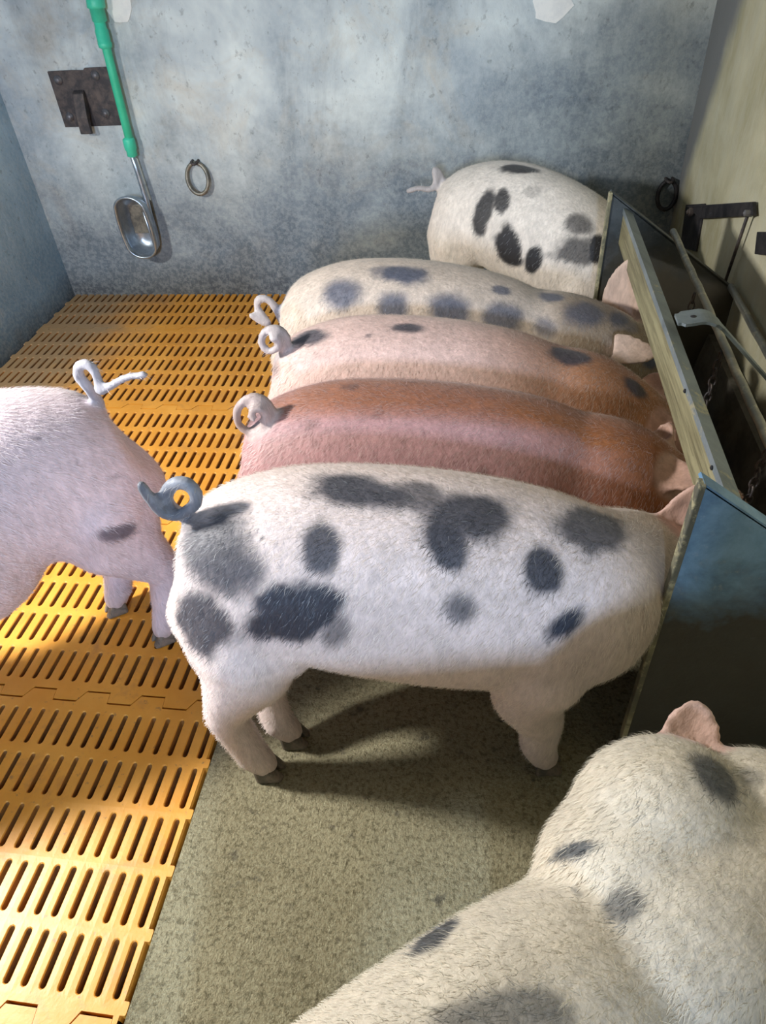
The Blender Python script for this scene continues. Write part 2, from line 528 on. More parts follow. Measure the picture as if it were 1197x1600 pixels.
def loft(mb, rows, n=28, expo=2.25):
    """rows: (x, y, z, half width, half height)"""
    cur = catmull(rows, 4)
    k = len(cur)
    vs = []; fs = []
    for i in range(k):
        p = cur[i]
        t = Vector(cur[min(i+1, k-1)][:3]) - Vector(cur[max(i-1, 0)][:3])
        t.normalize()
        side = Vector((0, 0, 1)).cross(t).normalized()      # left of heading
        up = t.cross(side)
        c = Vector(p[:3]); hw = max(p[3], .004); hh = max(p[4], .004)
        for j in range(n):
            a = 2*math.pi*j/n
            ca, sa = math.cos(a), math.sin(a)
            u = math.copysign(abs(ca)**(2/expo), ca); v = math.copysign(abs(sa)**(2/expo), sa)
            # egg section: back a little narrower than the belly line
            wv = hw*(1 - .07*v)
            vs.append(c + side*u*wv + up*v*hh)
    for i in range(k-1):
        for j in range(n):
            fs.append((i*n + j, i*n + (j+1) % n, (i+1)*n + (j+1) % n, (i+1)*n + j))
    fs.append(tuple(range(n))[::-1]); fs.append(tuple((k-1)*n + j for j in range(n)))
    mb.add(vs, fs)

def ear_blob(mb, base, tip, nrm, width, th=.006, cup=.25, fold=0.0):
    """leaf shaped ear as a thin closed sheet; nrm points to the open face; fold bends the tip over"""
    base = Vector(base); tip = Vector(tip)
    d = tip - base; L = d.length; d.normalize()
    nrm = Vector(nrm); nrm = (nrm - d*nrm.dot(d)).normalized()
    sd = d.cross(nrm)
    NU, NV = 12, 8
    top = []; bot = []
    for i in range(NU + 1):
        u = i / NU
        wv = width*.5*(.92 + .3*u*(1 - u) - .25*u)*math.sqrt(max(1 - u**2.8, 0))*1.05
        wv = max(wv, .004)
        bend = fold*max(u - .5, 0)**2*4*L*.5
        for j in range(NV + 1):
            v = j / NV*2 - 1
            c = base + d*(u*L - bend*.6) + sd*(v*wv) + nrm*(cup*wv*(v*v) + bend)
            top.append(c + nrm*th); bot.append(c - nrm*th)
    vs = top + bot; o = len(top); q = NV + 1
    fs = []
    for i in range(NU):
        for j in range(NV):
            a = i*q + j
            fs.append((a, a+1, a+q+1, a+q)); fs.append((o+a, o+a+q, o+a+q+1, o+a+1))
    for i in range(NU):
        a = i*q; fs.append((a, a+q, o+a+q, o+a)); a = i*q + NV; fs.append((a, o+a, o+a+q, a+q))
    for j in range(NV):
        fs.append((j, o+j, o+j+1, j+1)); a = NU*q + j; fs.append((a, a+1, o+a+1, o+a))
    mb.add(vs, fs)

BODY = [(-.400, .456, .036, .046), (-.385, .450, .082, .096), (-.347, .447, .116, .134), (-.27, .463, .141, .168),
        (-.17, .500, .149, .172), (-.06, .490, .155, .188), (.08, .476, .155, .194), (.20, .470, .148, .184), (.30, .462, .132, .164)]
NECK = [(.38, 0, .445, .122, .142), (.45, 0, .415, .108, .122), (.52, 0, .37, .096, .108), (.59, 0, .31, .074, .082), (.65, 0, .255, .052, .056), (.69, 0, .215, .044, .044)]

def make_pig(name, label, loc, yaw, scale=1.0, lift=0.0, neck=None, ears=(), tail=None, spots=(), base=(.75, .60, .55), top_tint=None,
             hair_col=(.85, .78, .70), hairs=18000, hair_len=.0145, vox=.0062, hind=((0, 0), (0, 0)), front=((0, 0), (0, 0)), hair_white=.5, tail_col=(.42, .39, .40),
             girth=1.0, spot_col=(.036, .042, .062), lateral=.068, extra=(), bend=0.0, slope=0.0, ear_col=None):
    root = empty(name, loc, yaw)
    Mw = Matrix.Translation(Vector(loc)) @ Matrix.Rotation(yaw, 4, 'Z')
    Mi = Mw.inverted()
    S = scale
    mb = MB()
    def L(p): return Vector((p[0]*S, p[1]*S, p[2]*S))
    def bendy(x): return bend*max(x, -1)**2
    rows = [(x*S, bendy(x)*S, (z + lift - slope*max(x, 0))*S, hw*S*girth, hh*S) for x, z, hw, hh in BODY]
    if neck is None:
        rows += [(x*S, (y + bendy(x))*S, (z + lift)*S, hw*S, hh*S) for x, y, z, hw, hh in NECK]
    else:
        for (p, hw, hh) in neck:
            q = Mi @ Vector(p); rows.append((q.x, q.y, q.z, hw*S, hh*S))
    loft(mb, rows)
    # hams, shoulders, stifle folds
    for sgn in (-1, 1):
        R = Matrix.Rotation(math.radians(12), 3, 'Y')
        mb.ball(L((-.268, sgn*.072, .412 + lift)), (.112*S, .080*S*girth, .172*S), R.to_4x4().to_3x3())
        mb.ball(L((-.215, sgn*.086, .41)), (.075*S, .055*S, .085*S))
        mb.ball(L((.235, sgn*.082, .415 + lift - slope*.235)), (.095*S, .072*S*girth, .16*S))
    feet = []
    for i, sgn in enumerate((-1, 1)):      # 0 = right side, 1 = left side
        dx, dy = hind[i]
        lat = sgn*lateral
        fx, fy = -.275 + dx, lat + dy
        hip = (-.275, sgn*.082, .41); kn = (-.25 + dx*.3, sgn*.088, .33)
        hk = (-.338 + dx*.9, (sgn*.085 + fy)/2, .205); fe = (-.305 + dx, fy, .080); ft = (-.285 + dx, fy, .035)
        mb.chain([L(hip), L(kn), L(hk), L(fe), L(ft)], [.085*S, .062*S, .040*S, .034*S, .030*S])
        mb.chain([L((-.285, sgn*.08, .36)), L(hk)], [.075*S, .038*S])
        feet.append((ft[0], fy))
        for q in (-1, 1): mb.ball(L((ft[0] - .036, fy + q*.016, .058)), .0125*S, nu=8, nv=6)
        dx, dy = front[i]
        fy = lat + dy
        sh = (.235, sgn*.082, .36); el = (.215 + dx*.2, sgn*.085, .285); ca = (.245 + dx*.8, (sgn*.08 + fy)/2, .175); fe = (.245 + dx, fy, .080); ft = (.262 + dx, fy, .035)
        mb.chain([L(sh), L(el), L(ca), L(fe), L(ft)], [.085*S, .066*S, .044*S, .037*S, .031*S])
        feet.append((ft[0], fy))
    for (p, r) in extra:
        mb.ball(Mi @ Vector(p), r)
    ear_pts = []
    for e in ears:
        bs, tp, nr, wd = e[:4]
        kw = e[4] if len(e) > 4 else {}
        bl, tl = Mi @ Vector(bs), Mi @ Vector(tp)
        ear_blob(mb, bl, tl, Mi.to_3x3() @ Vector(nr), wd, **kw)
        ear_pts.append((np.array(bl), np.array(tl), wd))
    tp_l = None
    if tail:
        pts, r0, r1 = tail
        tp_l = catmull([tuple(Mi @ Vector(p)) for p in pts], 8)
        k = len(tp_l)
        mb.tube([Vector(p) for p in tp_l], [r0 + (r1 - r0)*i/(k-1) for i in range(k)], 12)
    tmp = link('tmp', mb.mesh('tmp'), None)
    md = tmp.modifiers.new('r', 'REMESH'); md.mode = 'VOXEL'; md.voxel_size = vox
    bpy.context.view_layer.update()
    me = bpy.data.meshes.new_from_object(tmp.evaluated_get(bpy.context.evaluated_depsgraph_get()))
    bpy.data.objects.remove(tmp, do_unlink=True)
    me.name = 'body'
    n = len(me.vertices)
    co = np.empty(n*3); me.vertices.foreach_get('co', co); co = co.reshape(-1, 3)
    ed = np.empty(len(me.edges)*2, dtype=np.int64); me.edges.foreach_get('vertices', ed); ed = ed.reshape(-1, 2)
    # how strongly to relax each vertex: little on the thin ears and tail
    lam = np.full(n, .55)
    thin = np.full(n, 9.0)
    def seg_d(a, b):
        ab = b - a; t = np.clip(((co - a) @ ab) / max(ab @ ab, 1e-9), 0, 1)
        return np.linalg.norm(co - (a + t[:, None]*ab), axis=1)
    ear_w = np.zeros(n)
    for a, b_, wd in ear_pts:
        d0 = seg_d(a + (b_ - a)*.25, b_ + (b_ - a)*.1)
        ear_w = np.maximum(ear_w, 1 - smoothstep(wd*.5, wd*.72, d0))
    tail_w = np.zeros(n)
    if tp_l is not None:
        dmin = np.full(n, 9.0)
        for p in tp_l[6:]: dmin = np.minimum(dmin, np.linalg.norm(co - p, axis=1))
        tail_w = 1 - smoothstep(.014, .024, dmin)
    lam = lam*(1 - np.maximum(ear_w*.75, tail_w*.93))
    cnt = np.bincount(ed.ravel(), minlength=n).astype(float)
    for it in range(16):
        acc = np.zeros((n, 3))
        for ax in range(3):
            acc[:, ax] = np.bincount(ed[:, 0], co[ed[:, 1], ax], n) + np.bincount(ed[:, 1], co[ed[:, 0], ax], n)
        av = acc / cnt[:, None]
        co = co + (av - co)*lam[:, None]
    me.vertices.foreach_set('co', co.ravel()); me.update()
    nr = np.empty(n*3); me.vertex_normals.foreach_get('vector', nr); nr = nr.reshape(-1, 3)
    # ---- coat colour
    col = np.tile(np.array(base), (n, 1))
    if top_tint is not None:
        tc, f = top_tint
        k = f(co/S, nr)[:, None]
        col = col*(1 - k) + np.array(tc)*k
    # pinker, thinner skin: ears, belly, lower legs
    pk = np.array((.60, .36, .31)) if base[1] > .3 else np.array(base)*1.25
    if ear_col: pk = np.array(ear_col)
    k = (ear_w*(.95 if ear_col else .75))[:, None]; col = col*(1 - k) + pk*k
    tw = (tail_w*.85)[:, None]; tcol = np.array(tail_col); col = col*(1 - tw) + tcol*tw
    k = (1 - smoothstep(.03, .10, co[:, 2]))[:, None]*.35
    col = col*(1 - k) + np.array((.42, .33, .24))*k
    wc = np.array([tuple(Mw @ Vector(p)) for p in co])
    wn = nr @ np.array(Mw.to_3x3()).T
    me.calc_loop_triangles()
    bvh = BVHTree.FromPolygons([Vector(p) for p in wc], [tuple(p.vertices) for p in me.polygons])
    nz = np.array([1.3*noise.noise(Vector(p)*13) + .8*noise.noise(Vector(p)*30) + .4*noise.noise(Vector(p)*80) for p in co])
    cam_np = np.array(CAM)
    spot_total = np.zeros(n)
    for sp in spots:
        cx, cy, a, b_, ang = sp[:5]
        dark = sp[5] if len(sp) > 5 else 1.0
        soft = sp[6] if len(sp) > 6 else .28
        hit, hn, _, _ = bvh.ray_cast(CAM, ray(cx, cy))
        if hit is None: continue
        hit = np.array(hit)
        # size from the distance; axes laid in the skin
        sc = (Vector(hit) - CAM).dot(FWD) / FPX
        ca, sa = math.cos(math.radians(ang)), math.sin(math.radians(ang))
        vd = np.array(ray(cx, cy))
        r_ = np.array(RGT); u_ = -np.array(UPV)
        hn = np.array(hn); 
        if hn @ vd > 0: hn = -hn
        A = (r_*ca + u_*sa)*a*sc; B = (-r_*sa + u_*ca)*b_*sc
        def onto(v):
            den = hn @ vd
            den = min(den, -.28)
            return v - vd*((v @ hn)/den)
        A = onto(A); B = onto(B)
        G = np.stack([A, B], 1)
        pin = np.linalg.pinv(G)
        d = wc - hit
        uv = d @ pin.T
        res = np.abs(d @ hn)
        rr = np.sqrt((uv**2).sum(1)) + nz*.22
        R = max(np.linalg.norm(A), np.linalg.norm(B))
        wgt = (1 - smoothstep(1 - soft*1.2, 1 + soft*.8, rr))*(res < R*1.6 + .03)*(wn @ hn > -.15)
        k = (wgt*dark)
        spot_total = np.maximum(spot_total, k)
    sc_ = np.array(spot_col)
    col = col*(1 - spot_total[:, None]) + sc_*spot_total[:, None]
    at_ = me.attributes.new('coat', 'FLOAT_COLOR', 'POINT')
    at_.data.foreach_set('color', np.hstack([col, np.ones((n, 1))]).astype(np.float32).ravel())
    shade(me)
    body = link('body', me, M['coat'], root)
    # ---- bristles: thin tapering blades lying back along the coat
    nf = len(me.loop_triangles)
    tv = np.empty(nf*3, dtype=np.int64); me.loop_triangles.foreach_get('vertices', tv); tv = tv.reshape(-1, 3)
    p0, p1, p2 = co[tv[:, 0]], co[tv[:, 1]], co[tv[:, 2]]
    ar = np.linalg.norm(np.cross(p1 - p0, p2 - p0), axis=1)
    zz = (p0[:, 2] > .07)
    ar = ar*zz*(1 - np.clip(ear_w[tv[:, 0]]*1.6, 0, 1))*(1 - .85*tail_w[tv[:, 0]])
    hairs = int(hairs*2)
    pick = rng.choice(nf, hairs, p=ar/ar.sum())
    a_, b_ = rng.random(hairs), rng.random(hairs)
    fl = a_ + b_ > 1; a_[fl] = 1 - a_[fl]; b_[fl] = 1 - b_[fl]
    pos = p0[pick] + (p1 - p0)[pick]*a_[:, None] + (p2 - p0)[pick]*b_[:, None]
    nn = nr[tv[pick, 0]]
    flow = np.tile(np.array((-.62, 0, -.9)), (hairs, 1)) + rng.normal(0, .22, (hairs, 3))
    flow -= nn*(flow*nn).sum(1)[:, None]
    flow /= np.linalg.norm(flow, axis=1)[:, None] + 1e-9
    ln = hair_len*S*(.6 + .8*rng.random(hairs))
    sidev = np.cross(flow, nn); sidev /= np.linalg.norm(sidev, axis=1)[:, None] + 1e-9
    wd = .00030*(.7 + .6*rng.random(hairs))
    m1 = pos + (flow*.55 + nn*.17)*ln[:, None]
    m2 = pos + (flow*1.0 + nn*.18)*ln[:, None]
    V = np.empty((hairs, 5, 3))
    V[:, 0] = pos - sidev*wd[:, None] - nn*.001; V[:, 1] = pos + sidev*wd[:, None] - nn*.001
    V[:, 2] = m1 - sidev*wd[:, None]*.8; V[:, 3] = m1 + sidev*wd[:, None]*.8; V[:, 4] = m2
    i5 = np.arange(hairs)*5
    T = np.stack([np.stack([i5, i5+1, i5+3], 1), np.stack([i5, i5+3, i5+2], 1), np.stack([i5+2, i5+3, i5+4], 1)], 1).reshape(-1, 3)
    hm = bpy.data.meshes.new('bristles')
    hm.vertices.add(hairs*5); hm.vertices.foreach_set('co', V.ravel())
    hm.loops.add(len(T)*3); hm.loops.foreach_set('vertex_index', T.ravel().astype(np.int32))
    hm.polygons.add(len(T)); hm.polygons.foreach_set('loop_start', (np.arange(len(T))*3).astype(np.int32))
    hm.update(calc_edges=True)
    hc = col[tv[pick, 0]]*(1 - hair_white) + np.array(hair_col)*hair_white
    sw = spot_total[tv[pick, 0]][:, None]
    whit = rng.random((hairs, 1)) < .11
    hc_s = np.where(whit, np.array((.26, .27, .30)), np.array(spot_col)*1.2)
    hc = hc*(1 - sw) + hc_s*sw
    hc = hc*(.85 + .3*rng.random((hairs, 1)))
    ha = hm.attributes.new('hair', 'FLOAT_COLOR', 'POINT')
    ha.data.foreach_set('color', np.hstack([np.repeat(hc, 5, 0), np.ones((hairs*5, 1))]).astype(np.float32).ravel())
    hb = link('bristles', hm, M['hair'], root)
    tag(hb, kind='stuff')
    # ---- hooves: two claws on each foot
    hmsh = MB()
    for c in (-1, 1):
        rings = []
        for (x, wv, z) in ((-.030, .012, .0), (.034, .008, .0)):
            pass
        v = [(-.022, c*.003, 0), (.036, c*.005, 0), (.030, c*.024, 0), (-.022, c*.029, 0), (-.024, c*.004, .046), (.012, c*.005, .040), (.010, c*.024, .040), (-.024, c*.028, .046)]
        f = [(0,3,2,1),(4,5,6,7),(0,1,5,4),(1,2,6,5),(2,3,7,6),(3,0,4,7)]
        if c < 0: f = [t[::-1] for t in f]
        hmsh.add(v, f)
    hme = hmsh.mesh('hoof')
    hme.materials.append(M['hoof'])
    for (fx, fy) in feet:
        h = link('hoof', hme, None, root)
        h.location = (fx*S + .006, fy*S, 0)
        bv = h.modifiers.new('bevel', 'BEVEL'); bv.width = .006; bv.segments = 2
    # ---- eyes on the sides of the head
    ra, rb = rows[-4], rows[-3]
    fw = (Vector(rb[:3]) - Vector(ra[:3])).normalized()
    sd = Vector((0, 0, 1)).cross(fw).normalized(); uu = fw.cross(sd)
    for sg in (-1, 1):
        em = MB(); em.ball((0, 0, 0), .0105, nu=12, nv=8)
        ey = em.build('eye', M['eye'], root, smooth=True)
        org = Vector(ra[:3]).lerp(Vector(rb[:3]), .35)
        dr_ = (sd*sg*.85 + uu*.55).normalized()
        bl = BVHTree.FromPolygons([Vector(p) for p in co], [tuple(p.vertices) for p in me.polygons])
        h, _, _, _ = bl.ray_cast(org + dr_*.3, -dr_)
        ey.location = (h if h is not None else org + dr_*ra[3]) - dr_*.003
    tag(root, label, 'pig', 'spotted and pink pigs in the pen')
    return root

def tailpath(px, y0, y1):
    """root at depth y0, the curl hangs just behind the rump at depth y1 and drifts a little as it winds"""
    n = len(px)
    return [at(x, y, Y=(y0 if i == 0 else (.6*y0 + .4*y1 if i == 1 else y1 - .028*(i - 2)/(n - 3)))) for i, (x, y) in enumerate(px)]

R = math.radians
PALE = (.77, .66, .645)
# ---- spotted pig in the foreground
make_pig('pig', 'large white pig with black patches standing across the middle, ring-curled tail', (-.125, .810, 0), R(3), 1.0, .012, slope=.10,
    neck=[((.245, .880, .422), .106, .140), ((.315, .916, .385), .098, .120), ((.385, .93, .345), .094, .104), ((.455, .945, .32), .072, .080), ((.51, .955, .265), .052, .056), ((.545, .96, .225), .044, .044)],
    ears=[((.335, .935, .475), (.372, .955, .595), (-.35, -.9, .1), .095, dict(cup=.3)), ((.345, .85, .455), (.42, .835, .52), (.4, -.6, .3), .085)],
    tail=(tailpath([(325, 825), (296, 808), (274, 799), (261, 785), (262, 767), (275, 755), (292, 756), (305, 768), (306, 785), (294, 797), (274, 806), (252, 799), (236, 781), (219, 756)], .83, .775), .0125, .009),
    hind=((-.01, -.04), (.03, -.10)), front=((.01, .0), (-.02, 0)),
    tail_col=(.17, .21, .27), base=PALE, top_tint=((.45, .33, .19), lambda c, n: .5*smoothstep(.30, .44, c[:, 0])), hairs=30000, hair_col=(.92, .86, .78), vox=.0058,  # tan neck tint: warm shade by the trough painted into the coat
    spots=[(338, 862, 86, 60, 66, .90, .35), (314, 976, 58, 48, 75, .92, .25), (300, 815, 30, 26, 0, .45, .5), (452, 958, 76, 48, -12, 1.0, .2), (525, 985, 24, 30, 20, .7, .4), (502, 860, 46, 34, 95, .92, .3),
           (565, 765, 84, 27, 8, .92, .3), (660, 778, 50, 24, 14, .75, .35), (735, 803, 74, 44, 0, .92, .3), (700, 850, 46, 36, 60, .95, .22), (925, 822, 60, 32, 14, .85, .25), (848, 890, 40, 36, 100, .95, .25),
           (720, 950, 28, 24, 0, .8, .5), (882, 977, 40, 18, -35, 1.0, .35), (412, 840, 3, 3, 0, .9)])
# ---- red pig
make_pig('pig', 'reddish brown pig with a tightly spiralled tail, second from the foreground', (-.122, 1.125, 0), R(1), .97, .0, slope=.04,
    neck=[((.245, 1.128, .435), .122, .150), ((.325, 1.13, .400), .112, .128), ((.385, 1.14, .370), .102, .114), ((.445, 1.15, .35), .092, .10), ((.50, 1.15, .30), .072, .08), ((.55, 1.15, .25), .052, .056), ((.585, 1.15, .21), .044, .044)],
    ears=[((.362, 1.19, .43), (.366, 1.205, .545), (-.75, -.6, .1), .080, dict(cup=.5)), ((.335, 1.09, .505), (.40, 1.035, .525), (-.1, -.4, .85), .075, dict(cup=.15))],
    tail=(tailpath([(440, 690), (424, 676), (428, 650), (412, 625), (389, 622), (371, 640), (374, 664), (394, 676), (413, 664), (414, 645), (400, 638), (391, 650), (399, 657)], 1.12, 1.085), .0105, .0065), tail_col=(.42, .35, .33),
    hind=((.10, -.05), (0, 0)), ear_col=(.46, .29, .23), base=(.45, .255, .26), top_tint=((.31, .115, .045), lambda c, n: np.clip(smoothstep(.10, .46, c[:, 0]) + .8*smoothstep(-.36, -.44, c[:, 0]) + .85*smoothstep(.80, .99, n[:, 2]), 0, 1)),  # warm light on the back and neck shade painted into the coat
    hairs=22000, hair_col=(.74, .58, .58), hair_white=.55, vox=.0062, spot_col=(.12, .06, .05),
    spots=[(550, 604, 14, 5, 0, .6, .5), (487, 663, 12, 7, 0, .5, .6), (590, 648, 9, 6, 0, .45, .6), (755, 738, 12, 12, 0, .5, .6), (630, 690, 6, 4, 0, .4, .6), (820, 700, 9, 4, 20, .4, .5)])
# ---- pale orange pig
make_pig('pig', 'pinkish pig with orange shoulders and a few dark oval spots, third from the foreground', (-.147, 1.425, 0), R(0), .95, .0, slope=.06,
    neck=[((.225, 1.425, .412), .126, .152), ((.31, 1.425, .378), .112, .128), ((.37, 1.43, .345), .102, .112), ((.43, 1.43, .335), .092, .10), ((.485, 1.43, .285), .072, .08), ((.53, 1.43, .24), .052, .056), ((.565, 1.43, .20), .044, .044)],
    ears=[((.375, 1.47, .42), (.41, 1.52, .47), (-.3, -.8, .3), .075), ((.375, 1.385, .42), (.425, 1.33, .40), (.2, -.7, .5), .075)],
    tail=(tailpath([(450, 575), (436, 562), (446, 546), (447, 526), (431, 513), (413, 520), (409, 537), (421, 549), (436, 541), (433, 529), (422, 531)], 1.42, 1.385), .0115, .008),
    base=(.68, .49, .45), top_tint=((.36, .15, .06), lambda c, n: np.clip(.95*smoothstep(.04, .42, c[:, 0]) + .35*smoothstep(-.40, -.45, c[:, 0]), 0, 1)),
    hairs=20000, hair_col=(.90, .80, .74), vox=.0066,
    spots=[(483, 526, 34, 12, -16, .9, .25), (638, 512, 28, 9, 4, .9, .25), (892, 556, 34, 12, 12, .9, .25), (995, 606, 24, 10, 40, .9, .3), (576, 524, 4, 3, 0, .7), (430, 577, 7, 14, 10, .5, .5)])
# ---- blue-grey spotted pig
make_pig('pig', 'cream pig with many blue-grey round blotches, fourth from the foreground', (-.187, 1.725, 0), R(0), .97, -.004, slope=.10,
    neck=[((.20, 1.728, .412), .128, .152), ((.30, 1.735, .388), .116, .134), ((.36, 1.75, .365), .104, .116), ((.42, 1.76, .355), .092, .10), ((.48, 1.76, .30), .072, .08), ((.53, 1.76, .25), .052, .056), ((.565, 1.76, .21), .044, .044)],
    ears=[((.365, 1.84, .44), (.365, 1.86, .605), (-.55, -.85, .15), .135, dict(cup=.2)), ((.305, 1.60, .485), (.415, 1.59, .475), (-.05, -.55, .8), .085, dict(cup=.15))],
    tail=(tailpath([(452, 505), (440, 500), (432, 484), (420, 469), (405, 467), (402, 480), (412, 494), (420, 506), (408, 503), (397, 496), (390, 492)], 1.72, 1.685), .012, .008),
    ear_col=(.60, .45, .38), base=(.62, .52, .45), top_tint=((.30, .22, .15), lambda c, n: .8*smoothstep(.30, .42, c[:, 0])), hairs=18000, hair_col=(.86, .82, .75), vox=.0068, spot_col=(.06, .08, .135),  # neck tint paints the shade near the trough into the coat
    spots=[(535, 460, 32, 26, 0, .85, .45), (630, 427, 46, 16, 4, .9, .25), (614, 478, 24, 26, 0, .85, .4), (708, 485, 38, 31, 10, .85, .35), (783, 496, 32, 24, 10, .8, .4), (783, 453, 16, 7, 10, .8, .3), (862, 464, 20, 7, 5, .8, .3),
           (852, 511, 17, 18, 0, .6, .5), (915, 488, 40, 18, 8, .75, .4), (968, 497, 18, 14, 20, .8, .4), (432, 492, 8, 12, 0, .8), (985, 510, 14, 10, 20, .5, .5), (1018, 566, 14, 12, 0, .9, .4)])
# ---- black and white pig by the wall
make_pig('pig', 'white pig with sharp black blotches against the back wall corner, kinked white tail', (.145, 2.465, 0), R(-29), .97, .0, girth=1.06, slope=.32,
    neck=[((.44, 2.31, .36), .116, .130), ((.50, 2.28, .33), .102, .110), ((.545, 2.25, .29), .090, .098), ((.565, 2.24, .26), .070, .076), ((.58, 2.235, .21), .050, .054), ((.59, 2.23, .17), .044, .044)],
    ears=[((.53, 2.34, .36), (.58, 2.38, .42), (-.3, -.8, .3), .085), ((.50, 2.20, .36), (.55, 2.15, .36), (.2, -.7, .4), .085)],
    tail=(tailpath([(705, 292), (693, 284), (686, 270), (679, 266), (681, 284), (673, 296), (655, 294), (636, 299)], 2.62, 2.60), .0135, .010),
    base=(.82, .75, .68), hairs=16000, hair_col=(.92, .88, .80), vox=.0072, spot_col=(.028, .028, .032),
    spots=[(755, 330, 40, 14, 102, .97, .2), (785, 312, 22, 12, 105, .95, .2), (795, 386, 35, 22, 75, 1.0, .15), (833, 407, 22, 13, 95, 1.0, .2), (815, 264, 32, 8, 4, .95, .2), (905, 350, 24, 18, 20, .8, .35), (900, 393, 38, 24, -10, .85, .25),
           (935, 390, 18, 22, 0, 1.0, .2), (832, 299, 14, 9, -10, .3, .5)])
# ---- pig near the camera
make_pig('pig', 'cream white pig with grey spots nearest the viewer at lower right, one pink ear raised', (-.055, .045, 0), R(40), 1.0, .0, girth=1.05,
    neck=[((.225, .265, .505), .138, .150), ((.295, .325, .515), .120, .132), ((.37, .365, .505), .100, .112), ((.44, .385, .46), .082, .09), ((.505, .395, .41), .058, .062), ((.545, .40, .38), .047, .047)],
    extra=[(at(1040, 1305, Z=.555), .110), (at(1185, 1290, Z=.56), .085), (at(1010, 1400, Z=.525), .125)],
    ears=[(at(1068, 1205, Z=.575), at(1092, 1085, Z=.615), (-.15, -.8, .5), .078, dict(cup=.25, fold=.25)), ((.375, .29, .575), (.43, .235, .64), (.5, -.5, .4), .085)],
    tail=([(-.395, -.245, .58), (-.44, -.28, .62), (-.47, -.31, .59), (-.45, -.33, .54), (-.42, -.31, .56)], .0125, .008),
    base=(.64, .575, .475), hairs=34000, hair_col=(.80, .76, .64), vox=.0058, spot_col=(.075, .08, .085), hair_len=.014,
    spots=[(895, 1328, 40, 14, -15, 1.0, .25), (680, 1462, 48, 16, -38, 1.0, .25), (978, 1414, 36, 31, 0, .75, .25), (790, 1588, 115, 52, -4, .7, .25), (1120, 1215, 50, 22, 48, .95, .35), (1170, 1215, 22, 16, 0, .5, .5), (901, 1392, 9, 5, 40, .7, .4)])
# ---- pink pig on the slats
make_pig('pig', 'plain pink pig on the orange slats at the left edge, dark smudge on its thigh', (-1.055, .885, 0), R(219), 1.05, -.01,
    neck=None, ears=[((-1.43, .80, .50), (-1.50, .82, .60), (-.5, -.5, .4), .09), ((-1.37, .67, .50), (-1.42, .60, .59), (-.5, -.5, .4), .09)],
    tail=(tailpath([(160, 640), (150, 622), (136, 603), (123, 587), (125, 571), (141, 571), (152, 590), (156, 611), (173, 603), (197, 590), (229, 585)], 1.12, 1.085), .0125, .0075),
    hind=((.055, .0), (-.015, .02)), extra=[((-1.03, .87, .45), .185)],
    tail_col=(.36, .37, .42), base=(.72, .60, .65), top_tint=((.50, .22, .12), lambda c, n: np.clip(.9*smoothstep(-.40, -.47, c[:, 0]), 0, 1)),  # red-brown rump end: shadow side painted into the coat
    hairs=24000, hair_col=(.90, .88, .93), vox=.0060, spot_col=(.12, .10, .13),
    spots=[(190, 832, 30, 12, -16, .9, .25), (60, 685, 5, 4, 0, .5), (178, 745, 14, 4, -15, .4, .5), (120, 722, 5, 3, 0, .4)])

# ------------------------------------------------------------------ feeding trough
YP0, YP1 = .779, 2.04
tr = empty('feeding_trough', (.50, 1.41, 0))
tag(tr, 'steel and timber feeding trough with sloping end plates along the right wall', 'trough')
def tpart(mb, name, mat, parent=None, **k):
    o = mb.build(name, mat, parent or tr, **k)
    if parent is None: o.location = (-.50, -1.41, 0)
    return o
for yp in (YP0, YP1):
    x0 = .298 if yp == YP0 else .318
    zt = .732 if yp == YP0 else .708
    sl = .72
    poly = [(x0, yp, .0), (XR - .004, yp, .0), (XR - .004, yp, zt - sl*(XR - .004 - x0)), (x0, yp, zt)]
    mb = MB(); mb.prism(poly, Vector((0, -.002, 0)), Vector((0, .004, 0)))
    pm = M['plate'] if yp == YP0 else M['plate_grey']
    pl = tpart(mb, 'end_plate', pm)
    mb = MB()    # folded edge strip down the front
    mb.box((x0 - .006, yp - .006, 0), (x0 + .004, yp + .012, zt + .002))
    tpart(mb, 'edge_strip', M['plate_edge'], pl, bevel=.002)
    mb = MB()
    d = Vector((1, 0, -sl)).normalized(); nrm = Vector((sl, 0, 1)).normalized()
    a = Vector((x0, yp, zt)); Lg = (XR - .004 - x0)/d.x
    q = [a + Vector((0, -.002, 0)), a + d*Lg + Vector((0, -.002, 0)), a + d*Lg + Vector((0, .024, 0)), a + Vector((0, .024, 0))]
    mb.prism(q, nrm*-.002, nrm*.003)
    tpart(mb, 'top_flange', pm, pl)
# front plank, its metal cap
mb = MB(); mb.prism([(.357, YP0 + .006, .572), (.377, YP0 + .006, .572), (.377, YP0 + .006, .654), (.357, YP0 + .006, .666)], Vector((0, 0, 0)), Vector((0, YP1 - YP0 - .01, 0))); tpart(mb, 'front_plank', M['wood'], bevel=.002)
mb = MB(); mb.prism([(.3545, YP0 + .008, .656), (.3565, YP0 + .008, .656), (.3565, YP0 + .008, .667), (.379, YP0 + .008, .654), (.379, YP0 + .008, .640), (.3815, YP0 + .008, .640), (.3815, YP0 + .008, .657), (.3545, YP0 + .008, .672)], Vector((0, 0, 0)), Vector((0, YP1 - YP0 - .014, 0)))
cap_o = tpart(mb, 'plank_cap', M['cap'])
for k, px in enumerate(((1069, 578), (1110, 702), (1148, 745))):
    p = at(*px, X=.343)
    mb = MB(); mb.tube([(.357, p.y, .660), (.352, p.y, .660)], .004, 8); tpart(mb, 'nail', M['black'], cap_o)
